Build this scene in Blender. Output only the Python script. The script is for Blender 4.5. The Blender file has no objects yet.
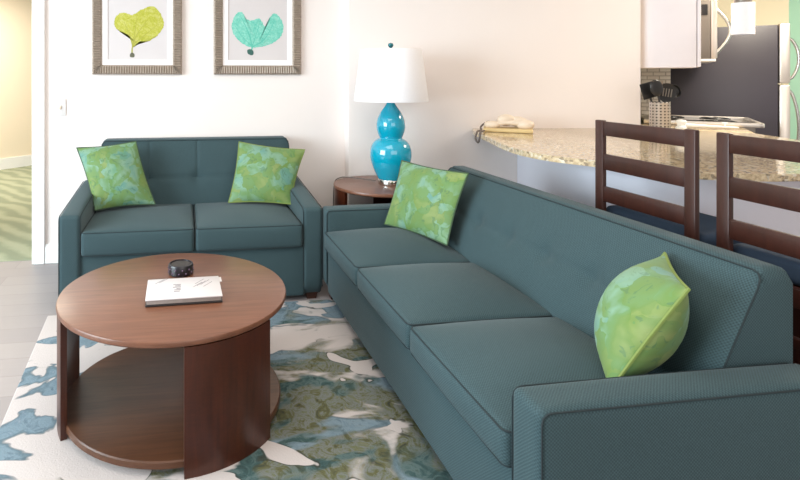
import bpy, bmesh, math, random
from mathutils import Vector, Matrix
random.seed(7)
PI = math.pi
sc = bpy.context.scene
COL = sc.collection
WM = {}                      # world matrix of every thing / part, kept by hand

# ------------------------------------------------------------------ helpers
def thing(name, label, cat, loc=(0, 0, 0), rotz=0.0, group=None):
    o = bpy.data.objects.new(name, None)
    COL.objects.link(o)
    o.empty_display_size = 0.1
    o.location = loc
    o.rotation_euler = (0, 0, rotz)
    WM[o] = Matrix.Translation(loc) @ Matrix.Rotation(rotz, 4, 'Z')
    return tag(o, label, cat, group)

def tag(o, label, cat, group=None):
    o['label'] = label
    o['category'] = cat
    if group:
        o['group'] = group
    return o

def obj(name, bm, mat, parent=None, local=False, smooth=40, label=None):
    """link bm as one mesh; world coordinates unless local (then the parent's frame)"""
    M = WM[parent] if parent is not None else Matrix.Identity(4)
    if not local:
        bm.transform(M.inverted())
    bmesh.ops.recalc_face_normals(bm, faces=bm.faces)
    uvl = bm.loops.layers.uv.new('box')
    for f in bm.faces:
        nn = f.normal
        ax = max(range(3), key=lambda i: abs(nn[i]) * (1.0, 1.0, 1.25)[i])
        p, q = [i for i in range(3) if i != ax]
        for lp_ in f.loops:
            lp_[uvl].uv = (lp_.vert.co[p], lp_.vert.co[q])
    me = bpy.data.meshes.new(name)
    bm.to_mesh(me)
    bm.free()
    if smooth:
        for p in me.polygons:
            p.use_smooth = True
        try:
            me.set_sharp_from_angle(angle=math.radians(smooth))
        except Exception:
            pass
    mats = mat if isinstance(mat, (list, tuple)) else [mat]
    for m in mats:
        me.materials.append(m)
    o = bpy.data.objects.new(name, me)
    COL.objects.link(o)
    if parent is not None:
        o.parent = parent
    WM[o] = M
    if label:
        o['label'] = label
    return o

def solo(name, bm, mat, origin, label, cat, group=None, smooth=40):
    """a thing that is one mesh, with its origin at its base"""
    bm.transform(Matrix.Translation(-Vector(origin)))
    o = obj(name, bm, mat, None, True, smooth)
    o.location = origin
    WM[o] = Matrix.Translation(origin)
    return tag(o, label, cat, group)

def struct(name, bm, mat, parent=None, smooth=0):
    o = obj(name, bm, mat, parent, False, smooth)
    o['kind'] = 'structure'
    return o

def B():
    return bmesh.new()

def box(bm, lo, hi, bev=0.0, seg=2):
    lo, hi = Vector(lo), Vector(hi)
    t = bmesh.new()
    bmesh.ops.create_cube(t, size=1.0)
    for v in t.verts:
        v.co = Vector([lo[i] + (v.co[i] + .5) * (hi[i] - lo[i]) for i in range(3)])
    if bev:
        bmesh.ops.bevel(t, geom=list(t.edges), offset=bev, segments=seg, profile=.5, affect='EDGES')
    merge(bm, t)
    return bm

def merge(bm, t, M=None):
    if M is not None:
        t.transform(M)
    me = bpy.data.meshes.new('tmp')
    t.to_mesh(me)
    t.free()
    bm.from_mesh(me)
    bpy.data.meshes.remove(me)

def samples(a, b, r, n):
    s = [a + r * f for f in (0, .12, .35, .65, 1)]
    e = [b - r * f for f in (1, .65, .35, .12, 0)]
    m = [a + r + (b - a - 2 * r) * i / n for i in range(1, n)]
    return s + m + e

def soft_box(bm, lo, hi, r, n=(10, 10, 4), crown=(0, 0, 0), fn=None):
    """box with rounded corners, and sides bulged by crown"""
    lo, hi = Vector(lo), Vector(hi)
    S = [samples(lo[i], hi[i], r, n[i]) for i in range(3)]
    t = bmesh.new()
    for ax in range(3):
        a, b = [i for i in range(3) if i != ax]
        for side in (lo[ax], hi[ax]):
            g = []
            for u in S[a]:
                row = []
                for w in S[b]:
                    c = [0, 0, 0]
                    c[ax], c[a], c[b] = side, u, w
                    row.append(t.verts.new(c))
                g.append(row)
            for i in range(len(g) - 1):
                for j in range(len(g[0]) - 1):
                    t.faces.new((g[i][j], g[i + 1][j], g[i + 1][j + 1], g[i][j + 1]))
    bmesh.ops.remove_doubles(t, verts=t.verts, dist=1e-6)
    mid = (lo + hi) / 2
    half = (hi - lo) / 2
    for v in t.verts:
        p = v.co.copy()
        q = Vector([min(max(p[i], lo[i] + r), hi[i] - r) for i in range(3)])
        d = p - q
        if d.length > 1e-9:
            p = q + d.normalized() * r
        w = [(p[i] - mid[i]) / half[i] for i in range(3)]
        for i in range(3):
            if crown[i]:
                o = [k for k in range(3) if k != i]
                f = max(0, 1 - abs(w[o[0]]) ** 2.4) * max(0, 1 - abs(w[o[1]]) ** 2.4)
                p[i] += crown[i] * f * w[i]
        if fn:
            p = fn(p, w)
        v.co = p
    merge(bm, t)
    return bm

def tube(bm, pts, r, sides=8, closed=False, cap=True):
    pts = [Vector(p) for p in pts]
    n = len(pts)
    rad = r if isinstance(r, (list, tuple)) else [r] * n
    rings = []
    up = Vector((0, 0, 1))
    prev = None
    for i, p in enumerate(pts):
        if closed:
            d = pts[(i + 1) % n] - pts[i - 1]
        else:
            d = pts[min(i + 1, n - 1)] - pts[max(i - 1, 0)]
        d.normalize()
        if prev is None:
            a = d.cross(up)
            if a.length < .1:
                a = d.cross(Vector((1, 0, 0)))
        else:
            a = prev - d * prev.dot(d)
        a.normalize()
        prev = a
        b = d.cross(a)
        rings.append([bm.verts.new(p + (a * math.cos(2 * PI * k / sides) + b * math.sin(2 * PI * k / sides)) * rad[i]) for k in range(sides)])
    for i in range(n if closed else n - 1):
        A, C = rings[i], rings[(i + 1) % n]
        for k in range(sides):
            bm.faces.new((A[k], A[(k + 1) % sides], C[(k + 1) % sides], C[k]))
    if cap and not closed:
        bm.faces.new(rings[0])
        bm.faces.new(rings[-1][::-1])
    return bm

def lathe(bm, prof, c, n=48, sx=1.0, sy=1.0):
    rings = []
    for r, z in prof:
        if r < 1e-6:
            rings.append([bm.verts.new((c[0], c[1], c[2] + z))])
        else:
            rings.append([bm.verts.new((c[0] + sx * r * math.cos(2 * PI * k / n), c[1] + sy * r * math.sin(2 * PI * k / n), c[2] + z)) for k in range(n)])
    for A, C in zip(rings, rings[1:]):
        if len(A) == 1 and len(C) == 1:
            continue
        for k in range(n):
            a, b = A[k % len(A)], A[(k + 1) % len(A)]
            d, e = C[k % len(C)], C[(k + 1) % len(C)]
            vs = []
            for v in (a, b, e, d):
                if v not in vs:
                    vs.append(v)
            if len(vs) > 2:
                bm.faces.new(vs)
    return bm

def prism(bm, poly, z0, z1, bev=0.0, seg=3):
    t = bmesh.new()
    lo = [t.verts.new((x, y, z0)) for x, y in poly]
    hi = [t.verts.new((x, y, z1)) for x, y in poly]
    n = len(poly)
    t.faces.new(lo[::-1])
    top = t.faces.new(hi)
    for i in range(n):
        t.faces.new((lo[i], lo[(i + 1) % n], hi[(i + 1) % n], hi[i]))
    if bev:
        es = [e for e in t.edges if abs(e.verts[0].co.z - e.verts[1].co.z) < 1e-6]
        bmesh.ops.bevel(t, geom=es, offset=bev, segments=seg, profile=.5, affect='EDGES')
    merge(bm, t)
    return bm

def arc_panel(bm, c, r0, r1, a0, a1, z0, z1, n=28, bev=.003):
    pts = [(c[0] + r1 * math.cos(math.radians(a0 + (a1 - a0) * i / n)), c[1] + r1 * math.sin(math.radians(a0 + (a1 - a0) * i / n))) for i in range(n + 1)]
    pts += [(c[0] + r0 * math.cos(math.radians(a1 + (a0 - a1) * i / n)), c[1] + r0 * math.sin(math.radians(a1 + (a0 - a1) * i / n))) for i in range(n + 1)]
    prism(bm, pts, z0, z1)
    return bm

def smooth_poly(pts, k=6, closed=True):
    """Catmull-Rom through 2-D or 3-D points"""
    n = len(pts)
    P = [Vector(p) for p in pts]
    out = []
    rng = range(n) if closed else range(n - 1)
    for i in rng:
        if closed:
            a, b, c, d = P[i - 1], P[i], P[(i + 1) % n], P[(i + 2) % n]
        else:
            a, b, c, d = P[max(i - 1, 0)], P[i], P[i + 1], P[min(i + 2, n - 1)]
        for j in range(k):
            t = j / k
            out.append(.5 * ((2 * b) + (c - a) * t + (2 * a - 5 * b + 4 * c - d) * t * t + (3 * b - a - 3 * c + d) * t ** 3))
    if not closed:
        out.append(P[-1])
    return out

# ------------------------------------------------------------------ materials
def srgb(r, g, b):
    f = lambda c: (c / 12.92 if c <= .04045 else ((c + .055) / 1.055) ** 2.4)
    return (f(r / 255), f(g / 255), f(b / 255), 1)

class NT:
    def __init__(s, name):
        s.m = bpy.data.materials.new(name)
        s.m.use_nodes = True
        s.t = s.m.node_tree
        s.p = s.t.nodes['Principled BSDF']
    def n(s, typ, **kw):
        nd = s.t.nodes.new(typ)
        for k, v in kw.items():
            if k.startswith('i_'):
                key = k[2:].replace('_', ' ')
                nd.inputs[int(key) if key.isdigit() else key].default_value = v
            else:
                setattr(nd, k, v)
        return nd
    def l(s, a, b):
        s.t.links.new(a, b)
    def math(s, op, a, b=None, clamp=False):
        nd = s.n('ShaderNodeMath', operation=op, use_clamp=clamp)
        for i, x in enumerate((a, b)):
            if x is None:
                continue
            if isinstance(x, (int, float)):
                nd.inputs[i].default_value = x
            else:
                s.l(x, nd.inputs[i])
        return nd.outputs[0]
    def mix(s, f, a, b):
        nd = s.n('ShaderNodeMix', data_type='RGBA')
        for sock, x in ((nd.inputs['Factor'], f), (nd.inputs['A'], a), (nd.inputs['B'], b)):
            pass
        for idx, x in ((0, f), (6, a), (7, b)):
            if isinstance(x, (int, float, tuple)):
                nd.inputs[idx].default_value = x
            else:
                s.l(x, nd.inputs[idx])
        return nd.outputs[2]
    def ramp(s, fac, stops, interp='LINEAR'):
        nd = s.n('ShaderNodeValToRGB')
        cr = nd.color_ramp
        cr.interpolation = interp
        while len(cr.elements) < len(stops):
            cr.elements.new(.5)
        for e, (p, c) in zip(cr.elements, stops):
            e.position = p
            e.color = c
        s.l(fac, nd.inputs[0])
        return nd.outputs[0]
    def coords(s, scale=(1, 1, 1), rot=(0, 0, 0)):
        tc = s.n('ShaderNodeTexCoord')
        mp = s.n('ShaderNodeMapping')
        mp.inputs['Scale'].default_value = scale
        mp.inputs['Rotation'].default_value = rot
        s.l(tc.outputs['Object'], mp.inputs[0])
        return mp.outputs[0]
    def noise(s, vec, scale, detail=3, rough=.5, dist=0.0):
        nd = s.n('ShaderNodeTexNoise')
        nd.inputs['Scale'].default_value = scale
        nd.inputs['Detail'].default_value = detail
        nd.inputs['Roughness'].default_value = rough
        nd.inputs['Distortion'].default_value = dist
        s.l(vec, nd.inputs['Vector'])
        return nd.outputs['Fac']
    def bump(s, h, strength=.3, dist=.002):
        nd = s.n('ShaderNodeBump')
        nd.inputs['Strength'].default_value = strength
        nd.inputs['Distance'].default_value = dist
        s.l(h, nd.inputs['Height'])
        s.l(nd.outputs[0], s.p.inputs['Normal'])
    def col(s, x):
        if isinstance(x, tuple):
            s.p.inputs['Base Color'].default_value = x
        else:
            s.l(x, s.p.inputs['Base Color'])
    def set(s, **kw):
        for k, v in kw.items():
            s.p.inputs[k.replace('_', ' ')].default_value = v

def plain(name, c, rough=.5, metal=0.0, spec=.5, var=.06, scale=18.0, coat=0.0):
    t = NT(name)
    v = t.coords()
    f = t.noise(v, scale, 4)
    d = tuple(max(0, x * (1 - var)) for x in c[:3]) + (1,)
    l = tuple(min(1, x * (1 + var)) for x in c[:3]) + (1,)
    t.col(t.mix(f, d, l))
    t.set(Roughness=rough, Metallic=metal, Specular_IOR_Level=spec, Coat_Weight=coat)
    return t.m

def wall_mat(name, c):
    t = NT(name)
    v = t.coords()
    f = t.noise(v, 2.0, 2)
    t.col(t.mix(f, tuple(x * .97 for x in c[:3]) + (1,), c))
    h = t.noise(v, 55, 4, .6)
    t.bump(h, .12, .004)
    t.set(Roughness=.75, Specular_IOR_Level=.25)
    return t.m

def fabric(name, ca, cb, period=.0082):
    t = NT(name)
    tc = t.n('ShaderNodeTexCoord')
    sep = t.n('ShaderNodeSeparateXYZ')
    t.l(tc.outputs['UV'], sep.inputs[0])
    k = 2 * PI / period
    ss = [t.math('SINE', t.math('MULTIPLY', sep.outputs[i], k)) for i in range(2)]
    s = t.math('MULTIPLY', ss[0], ss[1])
    w = t.math('MULTIPLY_ADD', s, .5)
    w.node.inputs[2].default_value = .5
    w.node.use_clamp = True
    n1 = t.noise(tc.outputs['Object'], 260, 2)
    n2 = t.noise(tc.outputs['Object'], 5, 3)
    f = t.math('ADD', t.math('MULTIPLY', w, .55), t.math('MULTIPLY', n1, .45), True)
    base = t.mix(f, ca, cb)
    base = t.mix(t.math('MULTIPLY', n2, .30), base, tuple(x * .72 for x in cb[:3]) + (1,))
    t.col(base)
    t.bump(f, .45, .002)
    t.set(Roughness=.82, Specular_IOR_Level=.22, Sheen_Weight=.12, Sheen_Roughness=.4)
    return t.m

def wood(name, dark, light, rough=.35, coat=.25, scale=(2.2, 26, 26), rotz=0.0):
    t = NT(name)
    v = t.coords(scale, (0, 0, rotz))
    n = t.noise(v, 1.6, 6, .62, .6)
    n2 = t.noise(t.coords((3, 140, 140), (0, 0, rotz)), 1.0, 3)
    f = t.math('ADD', t.math('MULTIPLY', n, .75), t.math('MULTIPLY', n2, .25))
    t.col(t.ramp(f, [(.3, dark), (.7, light)]))
    t.bump(n2, .05, .001)
    t.set(Roughness=rough, Coat_Weight=coat, Coat_Roughness=.25, Specular_IOR_Level=.4)
    return t.m

def pillow_mat(name, seed):
    t = NT(name)
    tc = t.n('ShaderNodeTexCoord')
    mp = t.n('ShaderNodeMapping')
    mp.inputs['Location'].default_value = (seed, seed * 2.3, seed * .7)
    t.l(tc.outputs['Object'], mp.inputs[0])
    v = mp.outputs[0]
    nz = t.n('ShaderNodeTexNoise', noise_dimensions='3D')
    nz.inputs['Scale'].default_value = 9
    nz.inputs['Detail'].default_value = 3
    t.l(v, nz.inputs['Vector'])
    mv = t.n('ShaderNodeVectorMath', operation='MULTIPLY_ADD')
    t.l(nz.outputs['Color'], mv.inputs[0])
    mv.inputs[1].default_value = (.16, .16, .16)
    t.l(v, mv.inputs[2])
    vo = t.n('ShaderNodeTexVoronoi', feature='F1')
    vo.inputs['Scale'].default_value = 13
    t.l(mv.outputs[0], vo.inputs['Vector'])
    sepc = t.n('ShaderNodeSeparateColor')
    t.l(vo.outputs['Color'], sepc.inputs[0])
    big = t.noise(v, 5, 3, .55, .8)
    f = t.math('ADD', t.math('MULTIPLY', sepc.outputs[0], .26), t.math('MULTIPLY', big, .80))
    c = t.ramp(f, [(.30, srgb(98, 142, 130)), (.42, srgb(122, 156, 132)), (.50, srgb(104, 138, 88)), (.60, srgb(106, 134, 74)), (.72, srgb(130, 146, 88)), (.82, srgb(92, 134, 98))])
    edge = t.ramp(vo.outputs['Distance'], [(.0, (1, 1, 1, 1)), (.55, (1, 1, 1, 1)), (.9, (.82, .9, .62, 1))])
    mm = t.n('ShaderNodeMix', data_type='RGBA', blend_type='MULTIPLY')
    mm.inputs[0].default_value = .8
    t.l(c, mm.inputs[6])
    t.l(edge, mm.inputs[7])
    lf = t.noise(mv.outputs[0], 16, 2, .5, 2.2)
    lm = t.ramp(lf, [(.0, (0, 0, 0, 1)), (.60, (0, 0, 0, 1)), (.66, (1, 1, 1, 1))])
    t.col(t.mix(t.math('MULTIPLY', lm, .5), mm.outputs[2], srgb(72, 108, 78)))
    t.bump(t.noise(v, 380, 2), .15, .001)
    t.set(Roughness=.6, Specular_IOR_Level=.3, Sheen_Weight=.1)
    return t.m

def granite(name):
    t = NT(name)
    v = t.coords()
    a = t.noise(v, 60, 5, .7)
    vo = t.n('ShaderNodeTexVoronoi', feature='F1')
    vo.inputs['Scale'].default_value = 75
    t.l(v, vo.inputs['Vector'])
    sepc = t.n('ShaderNodeSeparateColor')
    t.l(vo.outputs['Color'], sepc.inputs[0])
    base = t.ramp(a, [(.32, srgb(160, 138, 110)), (.48, srgb(200, 176, 142)), (.62, srgb(222, 204, 170)), (.8, srgb(166, 144, 112))])
    spk = t.ramp(sepc.outputs[0], [(.0, (0, 0, 0, 1)), (.80, (0, 0, 0, 1)), (.84, (1, 1, 1, 1))])
    c = t.mix(t.math('MULTIPLY', spk, .55), base, srgb(72, 60, 56))
    wh = t.ramp(sepc.outputs[1], [(.0, (0, 0, 0, 1)), (.84, (0, 0, 0, 1)), (.88, (1, 1, 1, 1))])
    c = t.mix(t.math('MULTIPLY', wh, .6), c, srgb(236, 228, 214))
    t.col(c)
    t.set(Roughness=.11, Specular_IOR_Level=.55)
    return t.m

def plank_floor(name):
    t = NT(name)
    v = t.coords()
    br = t.n('ShaderNodeTexBrick')
    br.offset = .37
    br.inputs['Scale'].default_value = 1
    br.inputs['Mortar Size'].default_value = .002
    br.inputs['Brick Width'].default_value = 1.1
    br.inputs['Row Height'].default_value = .15
    br.inputs['Color1'].default_value = srgb(160, 151, 150)
    br.inputs['Color2'].default_value = srgb(146, 138, 138)
    br.inputs['Mortar'].default_value = srgb(138, 128, 128)
    t.l(v, br.inputs['Vector'])
    g = t.noise(t.coords((1.5, 22, 1)), 2.5, 5, .6, .4)
    c = t.mix(t.math('MULTIPLY', g, .45), br.outputs['Color'], srgb(142, 132, 132))
    t.col(c)
    t.set(Roughness=.42, Specular_IOR_Level=.4)
    return t.m

def carpet_mat(name):
    t = NT(name)
    v = t.coords((1, 1, 1))
    w = t.n('ShaderNodeTexWave', wave_type='BANDS', bands_direction='DIAGONAL')
    w.inputs['Scale'].default_value = 2.2
    w.inputs['Distortion'].default_value = 5
    w.inputs['Detail'].default_value = 3
    t.l(v, w.inputs['Vector'])
    n = t.noise(v, 160, 3)
    c = t.ramp(w.outputs['Fac'], [(.15, srgb(150, 156, 132)), (.55, srgb(166, 170, 144)), (.9, srgb(180, 182, 156))])
    c = t.mix(t.math('MULTIPLY', n, .4), c, srgb(138, 144, 120))
    t.col(c)
    t.bump(n, .5, .006)
    t.set(Roughness=.95, Specular_IOR_Level=.1)
    return t.m

def rug_mat(name):
    """watery abstract pattern woven into the rug (object origin at the rug's far left corner)"""
    t = NT(name)
    tc = t.n('ShaderNodeTexCoord')
    v = tc.outputs['Object']
    sep = t.n('ShaderNodeSeparateXYZ')
    t.l(v, sep.inputs[0])
    X, Y = sep.outputs[0], sep.outputs[1]
    M, A, S = (lambda a, b: t.math('MULTIPLY', a, b)), (lambda a, b: t.math('ADD', a, b)), (lambda a, b: t.math('SUBTRACT', a, b))
    def ss(a, lo, hi):
        mr = t.n('ShaderNodeMapRange', interpolation_type='SMOOTHSTEP')
        t.l(a, mr.inputs[0])
        mr.inputs[1].default_value = lo
        mr.inputs[2].default_value = hi
        return mr.outputs[0]
    def patch(scale, off, dist=.9, stretch=(1, 1.6, 1), detail=3.5, rough=.5):
        mp = t.n('ShaderNodeMapping')
        mp.inputs['Location'].default_value = off
        mp.inputs['Scale'].default_value = stretch
        t.l(v, mp.inputs[0])
        return t.noise(mp.outputs[0], scale, detail, rough, dist)
    fine = t.noise(v, 150, 3, .6)
    mid = t.noise(v, 15, 6, .66, 1.4)
    cream = t.mix(fine, srgb(196, 186, 184), srgb(222, 210, 206))
    right = ss(X, .70, 1.0)
    mid_near = S(1.0, ss(Y, -.80, -.45))
    rn = M(right, mid_near)
    front = S(1.0, ss(Y, -1.50, -1.22))
    left = S(1.0, ss(X, .16, .60))
    n1 = A(patch(2.6, (3.1, 1.7, 0)), A(M(right, .03), S(M(front, .10), M(left, .04))))
    blue = t.ramp(mid, [(.32, srgb(92, 112, 126)), (.48, srgb(128, 148, 160)), (.6, srgb(112, 134, 148)), (.72, srgb(158, 164, 174))])
    c = t.mix(ss(n1, .565, .58), cream, blue)
    c = t.mix(M(M(ss(n1, .556, .566), S(1.0, ss(n1, .575, .605))), .55), c, srgb(72, 90, 98))
    n2 = A(patch(2.4, (7.3, 2.2, 0), 1.3), S(M(rn, .23), M(left, .08)))
    olive = t.ramp(mid, [(.3, srgb(58, 62, 52)), (.44, srgb(98, 98, 62)), (.53, srgb(120, 124, 122)), (.62, srgb(104, 106, 70)), (.74, srgb(150, 146, 140))])
    c = t.mix(ss(n2, .58, .70), c, olive)
    n3 = A(patch(2.6, (1.3, 9.2, 0), 1.5), S(A(M(rn, .06), M(front, .05)), M(left, .09)))
    teal = t.ramp(mid, [(.3, srgb(34, 50, 52)), (.46, srgb(56, 86, 86)), (.58, srgb(92, 112, 112)), (.7, srgb(60, 82, 76))])
    c = t.mix(ss(n3, .57, .66), c, teal)
    n4 = patch(3.0, (5.5, 4.4, 0), .7, (1, 1.5, 1), 2.5)
    c = t.mix(M(M(ss(n4, .598, .608), S(1.0, ss(n4, .612, .622))), M(t.math('MAXIMUM', ss(n2, .60, .66), ss(n3, .58, .63)), .75)), c, srgb(50, 54, 44))
    c = t.mix(ss(n4, .612, .622), c, cream)
    c = t.mix(M(fine, .25), c, srgb(112, 108, 102))
    t.col(c)
    t.bump(fine, .4, .004)
    t.set(Roughness=.95, Specular_IOR_Level=.1)
    return t.m

def tile_mat(name):
    t = NT(name)
    v = t.coords((1, 1, 1), (PI / 2, 0, 0))
    br = t.n('ShaderNodeTexBrick')
    br.inputs['Scale'].default_value = 1
    br.inputs['Mortar Size'].default_value = .004
    br.inputs['Brick Width'].default_value = .09
    br.inputs['Row Height'].default_value = .035
    br.inputs['Color1'].default_value = srgb(250, 242, 230)
    br.inputs['Color2'].default_value = srgb(238, 226, 212)
    br.inputs['Mortar'].default_value = srgb(196, 184, 168)
    t.l(v, br.inputs['Vector'])
    t.col(br.outputs['Color'])
    t.set(Roughness=.25)
    return t.m

def perforated(name):
    """brushed steel with rows of dark punched holes"""
    t = NT(name)
    tc = t.n('ShaderNodeTexCoord')
    sep = t.n('ShaderNodeSeparateXYZ')
    t.l(tc.outputs['Object'], sep.inputs[0])
    ang = t.math('ARCTAN2', sep.outputs[1], sep.outputs[0])
    a = t.math('SINE', t.math('MULTIPLY', ang, 16))
    b = t.math('SINE', t.math('MULTIPLY', sep.outputs[2], 2 * PI / .0195))
    h = t.math('GREATER_THAN', t.math('ADD', a, b), .95)
    t.col(t.mix(h, srgb(200, 194, 192), srgb(60, 54, 54)))
    t.l(t.math('MULTIPLY', t.math('SUBTRACT', 1.0, h), .8), t.p.inputs['Metallic'])
    t.set(Roughness=.35)
    return t.m

def ribbed(name):
    t = NT(name)
    v = t.coords()
    n = t.noise(v, 30, 4)
    t.col(t.mix(n, srgb(142, 126, 112), srgb(176, 160, 146)))
    t.set(Roughness=.45, Metallic=.25)
    return t.m

def fan_mat(name, ca, cb, cc):
    t = NT(name)
    v = t.coords()
    n = t.noise(v, 26, 6, .7, 1.5)
    w = t.n('ShaderNodeTexVoronoi', feature='DISTANCE_TO_EDGE')
    w.inputs['Scale'].default_value = 70
    t.l(v, w.inputs['Vector'])
    c = t.ramp(n, [(.3, ca), (.5, cb), (.7, cc)])
    e = t.ramp(w.outputs['Distance'], [(.0, (.78, .8, .72, 1)), (.12, (1, 1, 1, 1))])
    mm = t.n('ShaderNodeMix', data_type='RGBA', blend_type='MULTIPLY')
    mm.inputs[0].default_value = .7
    t.l(c, mm.inputs[6])
    t.l(e, mm.inputs[7])
    t.col(mm.outputs[2])
    t.set(Roughness=.9, Specular_IOR_Level=.1)
    return t.m

WALL = wall_mat('wall_paint', srgb(244, 233, 228))
HALLW = wall_mat('hall_paint', srgb(246, 230, 206))
CREAM = wall_mat('kitchen_paint', srgb(250, 240, 212))
GREEN = wall_mat('accent_paint', srgb(176, 222, 198))
BARP = wall_mat('bar_paint', srgb(236, 234, 244))
CEIL = wall_mat('ceiling_paint', srgb(246, 244, 240))
TRIM = plain('trim_paint', srgb(248, 246, 244), .35, var=.02)
FLOOR = plank_floor('grey_planks')
CARPET = carpet_mat('hall_carpet')
RUG = rug_mat('rug_pile')
TILE = tile_mat('backsplash_tile')
FAB = fabric('teal_weave', srgb(24, 36, 40), srgb(77, 100, 105))
WELT = plain('teal_welt', srgb(34, 46, 50), .85, var=.1, scale=200)
LEGW = wood('leg_wood', srgb(40, 20, 12), srgb(74, 38, 24))
TOPW = wood('table_top_wood_sheen', srgb(100, 62, 44), srgb(132, 86, 64), .36, .3)  # same wood as the sides, lightened: sky sheen is part of the colour
SIDEW = wood('table_side_wood_shaded', srgb(56, 23, 10), srgb(84, 38, 19), .35, .25, (26, 26, 2.2))  # shadow on the upright panels is worked into this darker brown
SHELFW = wood('table_shelf_wood', srgb(72, 42, 26), srgb(100, 63, 42), .35, .3)
STOOLW = wood('stool_wood', srgb(46, 22, 16), srgb(68, 35, 26), .38, .25, (18, 18, 3))
NAVY = plain('navy_seat_fabric', srgb(44, 62, 84), .8, var=.15, scale=200)
P1 = pillow_mat('leaf_print_a', 1.3)
P2 = pillow_mat('leaf_print_b', 4.1)
P3 = pillow_mat('leaf_print_c', 7.7)
P4 = pillow_mat('leaf_print_d', 9.2)
PWELT = plain('pillow_welt', srgb(118, 134, 66), .7, var=.1, scale=150)
PWELTD = plain('pillow_shaded_welt', srgb(62, 84, 58), .7, var=.1, scale=150)  # darker copy of the welt; shading along the pillow edge painted in
GRAN = granite('granite')
SHADE = NT('lamp_shade_linen')
_n = SHADE.noise(SHADE.coords((1, 1, .3)), 240, 3)
SHADE.col(SHADE.mix(_n, srgb(244, 240, 244), srgb(252, 250, 252)))
SHADE.set(Roughness=.85, Specular_IOR_Level=.15, Transmission_Weight=0.0)
SHADE = SHADE.m
TURQ = plain('turquoise_glaze', srgb(8, 158, 186), .08, spec=.6, var=.06, scale=6, coat=.6)
TEALM = plain('teal_metal', srgb(40, 110, 118), .25, .4, var=.05)
CHROME = plain('chrome', srgb(214, 210, 204), .18, 1.0, var=.03)
STEEL = plain('stainless_steel', srgb(220, 212, 204), .34, .8, var=.05)
DKSTEEL = plain('grey_metal_case', srgb(132, 124, 116), .4, .6, var=.05)
BLACKP = plain('black_plastic', srgb(34, 32, 32), .35, var=.1)
FRIDGE = plain('black_fridge_enamel', srgb(58, 54, 62), .35, var=.05, spec=.5)
GLASSB = plain('black_cooktop_glass', srgb(22, 20, 20), .06, var=.05)
CABW = plain('white_cabinet_lacquer', srgb(238, 228, 230), .4, var=.02)
WHITEP = plain('white_plastic', srgb(240, 238, 234), .35, var=.02)
BEIGEP = plain('beige_plastic', srgb(226, 206, 184), .45, var=.04)
YELP = plain('yellowed_plastic', srgb(214, 186, 132), .45, var=.05)
CABLE = plain('cable_rubber', srgb(104, 92, 86), .6, var=.05)
FRAMEM = ribbed('taupe_frame')
MATB = plain('white_mat_board', srgb(250, 244, 244), .9, var=.01, spec=.1)
PRINT = plain('print_paper', srgb(214, 205, 204), .9, var=.03, scale=8, spec=.1)
FAN1 = fan_mat('yellow_green_fan_ink', srgb(166, 168, 54), srgb(190, 186, 84), srgb(206, 202, 132))
FAN2 = fan_mat('aqua_fan_ink', srgb(92, 186, 166), srgb(128, 204, 186), srgb(170, 218, 206))
INK = plain('grey_ink', srgb(128, 120, 124), .8, var=.1)
DKINK = plain('dark_stem_ink', srgb(104, 102, 84), .9, var=.1)
DKGREEN = plain('dark_green_ink', srgb(62, 100, 92), .9, var=.1)
BOOKW = plain('white_cover', srgb(214, 207, 208), .35, var=.02)
PAGES = plain('page_edges', srgb(150, 138, 132), .8, var=.15, scale=90)
BLKCOV = plain('black_cover', srgb(40, 34, 34), .5, var=.1)
PUCK = plain('black_embossed_rubber', srgb(34, 30, 36), .3, var=.2, scale=60)
PUCKT = plain('black_cork_insert', srgb(56, 50, 48), .6, var=.2, scale=90)

# ------------------------------------------------------------------ camera
F = 545.0
psi = math.atan((262 - 185) / F)
cd = bpy.data.cameras.new('camera')
cam = bpy.data.objects.new('camera', cd)
COL.objects.link(cam)
cd.sensor_width = 36
cd.lens = F / 800 * 36
cd.shift_x = (400 - 262) / 800
cd.shift_y = -(240 - 77) / 800
cam.location = (0, 0, 1.25)
cam.rotation_euler = (PI / 2, 0, -psi)
sc.camera = cam

# ------------------------------------------------------------------ room
CH = 2.44
W0 = Vector((3.225, 3.48, 0))           # free end of the lamp wall
WY0 = 3.73                               # lamp wall at its left corner x = 1.147
def wall_y(x):
    return 3.73 - (x - 1.147) * (3.73 - 3.48) / (3.225 - 1.147)

bm = B(); box(bm, (-3.2, -1.6, -.1), (6.6, 3.90, 0)); struct('floor', bm, FLOOR)
bm = B(); box(bm, (3.0, 3.90, -.1), (6.6, 6.2, 0)); struct('floor_kitchen', bm, FLOOR)
bm = B(); box(bm, (-5.5, 3.90, -.1), (1.6, 9.6, 0.004)); struct('floor_hall', bm, CARPET)
bm = B(); box(bm, (-5.5, -1.6, CH), (6.6, 9.6, CH + .1)); struct('ceiling', bm, CEIL)
bm = B(); box(bm, (-.995, 3.83, 0), (1.30, 3.93, CH)); box(bm, (-2.0, 3.83, 2.05), (-.995, 3.93, CH)); box(bm, (-3.2, 3.83, 0), (-2.0, 3.93, CH))
struct('wall_back', bm, WALL)
bm = B(); prism(bm, [(1.147, 3.93), (1.147, 3.73), (W0.x, W0.y), (W0.x + .012, W0.y + .10), (1.25, 3.93)], 0, CH); struct('wall_right', bm, WALL)
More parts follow.
